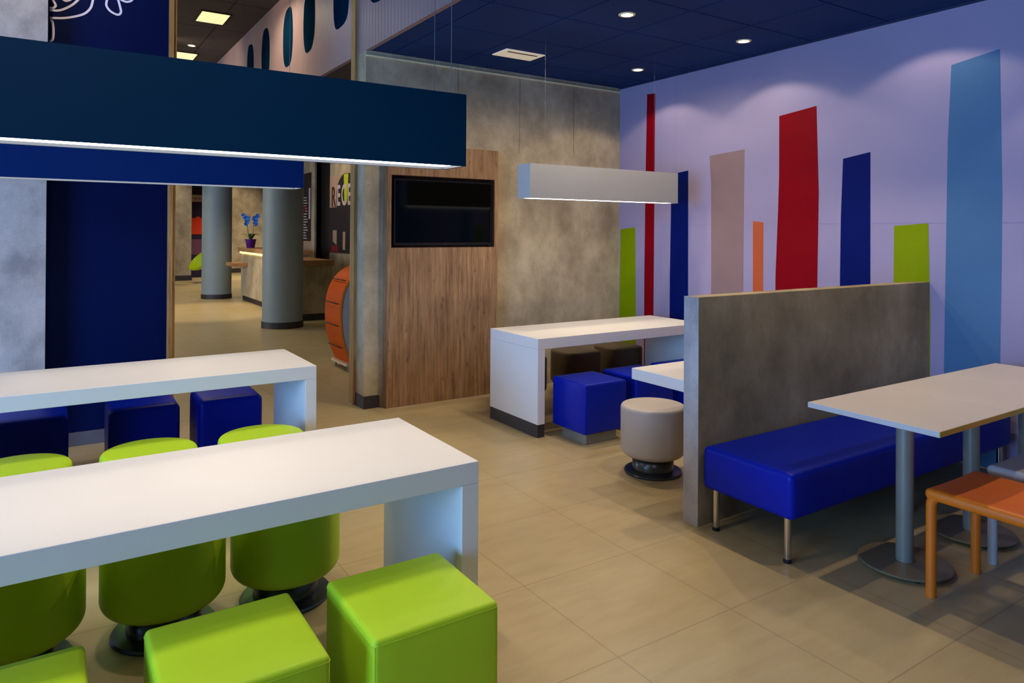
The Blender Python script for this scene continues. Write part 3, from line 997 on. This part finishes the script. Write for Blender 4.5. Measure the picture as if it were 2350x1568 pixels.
# far display board
t = thing('display_board', 'dark display board with orange and purple panels at the far end of the lobby', 'display', (0, 0, 0))
obj('board', box(3.72, 4.45, 25.5, 25.6, 0, CZ), M['display_navy'], t)
hd = obj('header_strip', box(3.80, 4.45, 25.485, 25.5, 2.52, 2.75), M['poster_pale'], t)
hd['label'] = 'pale header strip with dark lettering'
bm = NB()
x_ = 3.90
for w_, dz in ((.05, .02), (.03, -.02), (.06, .0), (.03, .025), (.05, -.01), (.03, .01), (.05, 0)):
    add_box(bm, x_, x_ + w_ * .35, 25.480, 25.486, 2.59 + dz * .5, 2.67 + dz)
    add_box(bm, x_, x_ + w_, 25.480, 25.486, 2.625 + dz * .5, 2.64 + dz * .5)
    x_ += w_ + 0.02
obj('lettering', bm, M['poster_dark'], hd)
bm = NB()
pts = [(3.84, 1.44), (4.43, 1.44), (4.43, 2.0)] + [(4.43 - 0.59 * i / 12, 2.0 + 0.035 * math.sin(i * 1.2)) for i in range(1, 13)]
f = add_quad(bm, [(a, 25.49, b_) for a, b_ in pts])
r = bmesh.ops.extrude_face_region(bm, geom=[f])
for v in r['geom']:
    if isinstance(v, bmesh.types.BMVert):
        v.co.y = 25.503
o = obj('orange_panel', bm, M['display_orange'], t)
o = obj('purple_panel', box(3.84, 4.43, 25.49, 25.503, 0.76, 1.27), M['display_purple'], t)

# poster beside the desk
def poly_x(bm, pts, x, mi=0):
    return add_quad(bm, [(x, y, z) for y, z in pts], mi)
t = thing('wall_poster', 'large poster lettered RECE on the lobby wall behind the oak jamb', 'poster', (4.9, 13.4, 1.95))
obj('sheet', box(-0.008, 0, -0.85, 1.11, -0.815, 0.78), M['poster_bg'], t)
bm = NB()
poly_x(bm, [(1.105, 0.12), (-0.845, 0.12), (-0.845, -0.81), (1.105, -0.81)], -0.0095)
poly_x(bm, [(0.69, 0.12), (-0.845, 0.12), (-0.845, 0.775), (0.27, 0.775), (0.40, 0.74), (0.54, 0.66), (0.63, 0.57), (0.69, 0.44)], -0.0095)
obj('dark_field', bm, M['poster_dark'], t)
for pts in ([(0.90, -0.35), (0.66, -0.35), (0.66, -0.66), (0.90, -0.58)], [(0.30, -0.38), (0.16, -0.38), (0.16, -0.74), (0.30, -0.74)]):
    bm = NB()
    poly_x(bm, pts, -0.011)
    obj('pale_bar', bm, M['poster_bg'], t)
bm = NB()
poly_x(bm, [(1.0, -0.76), (0.9, -0.65), (0.78, -0.68), (0.66, -0.64), (0.55, -0.76), (0.55, -0.80), (1.0, -0.80)], -0.0118)
obj('red_shape', bm, M['poster_red'], t)
bm = NB()
poly_x(bm, [(0.26, 0.765), (0.0, 0.765), (0.06, 0.20), (0.22, 0.20)], -0.0135)
obj('green_bar', bm, M['poster_green'], t)

def letter(ch, size, yc, zb, x, mat, parent, wscale=1.0):
    cu = bpy.data.curves.new('letter', 'FONT')
    cu.body = ch
    cu.size = size
    cu.align_x = 'CENTER'
    cu.extrude = 0.0015
    cu.offset = 0.012
    to = bpy.data.objects.new('tmp_text', cu)
    COL.objects.link(to)
    dg = bpy.context.evaluated_depsgraph_get()
    me = bpy.data.meshes.new_from_object(to.evaluated_get(dg))
    bpy.data.objects.remove(to)
    me.materials.clear()
    me.materials.append(mat)
    # text plane XY -> faces -X : text x runs along -Y, text y runs along +Z
    for v in me.vertices:
        a, b_, c = v.co
        v.co = (x - c, yc - a * wscale, zb + b_)
    o = bpy.data.objects.new('lettering', me)
    COL.objects.link(o)
    o.parent = parent
    return o
letter('R', 0.58, 0.87, 0.14, -0.012, M['poster_brown'], t, 0.72)
letter('E', 0.58, 0.56, 0.16, -0.012, M['poster_pale'], t, 0.72)
letter('C', 0.58, 0.24, 0.16, -0.0155, M['poster_pale'], t, 0.74)
letter('E', 0.58, -0.06, 0.16, -0.012, M['poster_pale'], t, 0.72)

t = thing('wall_banner', 'narrow dark banner with pale vertical marks right of the near pillar', 'banner', (4.9, 16.45, 1.6))
obj('sheet', box(-0.008, 0, -0.72, 0.85, -0.25, 1.3), M['poster_dark'], t)
o = obj('pale_foot', box(-0.008, 0, -0.72, 0.85, -0.75, -0.25), M['poster_bg'], t)
bm = NB()
random.seed(9)
for k in range(16):
    zz = -0.2 + k * 0.062
    add_box(bm, -0.0105, -0.007, -0.30 - random.uniform(0, .16), -0.10 + random.uniform(0, .16), zz, zz + 0.024)
add_box(bm, -0.0105, -0.007, -0.62, -0.50, 0.25, 0.95)
o = obj('lettering', bm, M['poster_pale'], t)
o = obj('red_mark', box(-0.0115, -0.007, -0.28, -0.12, 0.42, 0.56), M['poster_red'], t)

# ------------------------------------------------------------------ light
def area(name, loc, direction, sx, sy, power, col, spread=180):
    l = bpy.data.lights.new(name, 'AREA')
    l.shape = 'RECTANGLE'
    l.size, l.size_y = sx, sy
    l.energy = power
    l.color = col
    l.spread = math.radians(spread)
    o = bpy.data.objects.new(name, l)
    COL.objects.link(o)
    o.location = loc
    o.rotation_euler = Vector(direction).to_track_quat('-Z', 'Y').to_euler()
    return o

def spot(name, loc, power, col=(1, 0.84, 0.62), ang=124, blend=0.25, rad=0.018):
    l = bpy.data.lights.new(name, 'SPOT')
    l.energy = power
    l.color = col
    l.spot_size = math.radians(ang)
    l.spot_blend = blend
    l.shadow_soft_size = rad
    o = bpy.data.objects.new(name, l)
    COL.objects.link(o)
    o.location = loc
    return o

WARM = (1.0, 0.82, 0.58)
for (x, y, p, ang) in ((3.584, 3.95, 44, 124), (4.895, 3.945, 15, 124), (4.897, 5.234, 15, 124), (4.90, 2.62, 15, 124), (3.58, 2.62, 56, 116), (3.58, 1.55, 46, 96), (4.9, 1.55, 24, 90)):
    spot('downlight_beam', (x, y, CZ - 0.02), p, WARM, ang)
for (x, y, p) in ((3.2, 4.5, 52), (4.3, 4.5, 40)):
    spot('wall_fill', (x, y, CZ - 0.03), p, WARM, 168, 0.5, 0.06)  # added spots with no fitting, they brighten the concrete wall
def aim(o, d):
    o.rotation_euler = Vector(d).to_track_quat('-Z', 'Y').to_euler()
aim(spot('front_fill', (-0.6, -1.5, 4.2), 90, (1, .95, .88), 62, 0.8, 0.1), (0.8, 3.6, -3.6))  # added spot behind the camera, lifts the foreground table and cube fronts
aim(spot('upper_wall_fill', (-0.3, 4.6, HZ - 0.1), 95, (1, .80, .56), 90, 0.9, 0.08), (0.05, 1.0, -0.75))  # added spot with no fitting, warms the top of the pale concrete
for y in (1.75, 3.75):
    spot('upper_fill', (0.3, y, HZ - 0.05), 90, (1, .87, .68), 70, 0.8, 0.06)  # added overhead spots, brighten the lime stool tops
# daylight through the glazed front, left of the camera, then an added fill
area('window_daylight', (-6.5, 0.9, 1.6), (1, 0.22, -0.02), 4.0, 2.8, 780, (0.20, 0.47, 1.0))
area('side_wall_fill', (-2.8, 3.2, 1.9), (0.55, 1, -0.1), 1.6, 1.6, 13, (0.7, 0.72, 1.0))  # added bluish fill close to the pale concrete wall, no window here
# lobby
for (x, y, z, p) in ((1.7, 8.5, HZ - .05, 28), (1.7, 13.0, HZ - .05, 36), (1.7, 18.0, HZ - .05, 55), (4.2, 21, CZ - .05, 40), (6.5, 24.5, CZ - .05, 130)):
    area('lobby_light', (x, y, z), (0, 0, -1), 0.8, 0.8, p, (1.0, 0.85, 0.62), 150)
for (p_, d_, e_, a_) in (((1.2, 8.6, HZ - .1), (1, .1, -.35), 22, 90), ((1.2, 11.6, HZ - .1), (1, .1, -.35), 30, 90), ((3.6, 13.6, CZ - .05), (1, 0.05, -0.75), 42, 95), ((3.9, 13.2, CZ - .05), (0, 0, -1), 30, 60), ((5.6, 26.2, CZ - .05), (0, 1, -0.8), 60, 100), ((3.4, 16.0, CZ - .05), (.2, .1, -1), 40, 90), ((2.2, 23.0, CZ), (0.5, 1, -0.8), 60, 100)):
    aim(spot('lobby_wash_fill', p_, e_, (1, 0.84, 0.6), a_, 0.7, 0.06), d_)  # includes unseen spots added to brighten the poster and desk top
area('lobby_side_fill', (-4.5, 13.5, 2.0), (1, 0.05, -0.05), 6.0, 2.5, 230, (0.78, 0.88, 1.0))  # added area fill that brightens the pillars from the left, no window
spot('lobby_spot', (2.6, 14.9, CZ - 0.03), 240, (1, 0.82, 0.54), 66, 0.5, 0.05)

w = bpy.data.worlds.new('world')
SC.world = w
w.use_nodes = True
bg = w.node_tree.nodes['Background']
bg.inputs['Color'].default_value = (0.35, 0.45, 0.85, 1)
bg.inputs['Strength'].default_value = 0.035

SC.cycles.diffuse_bounces = 3
SC.view_settings.view_transform = 'Standard'
SC.view_settings.look = 'None'
SC.view_settings.exposure = 0.0
SC.view_settings.gamma = 1.0
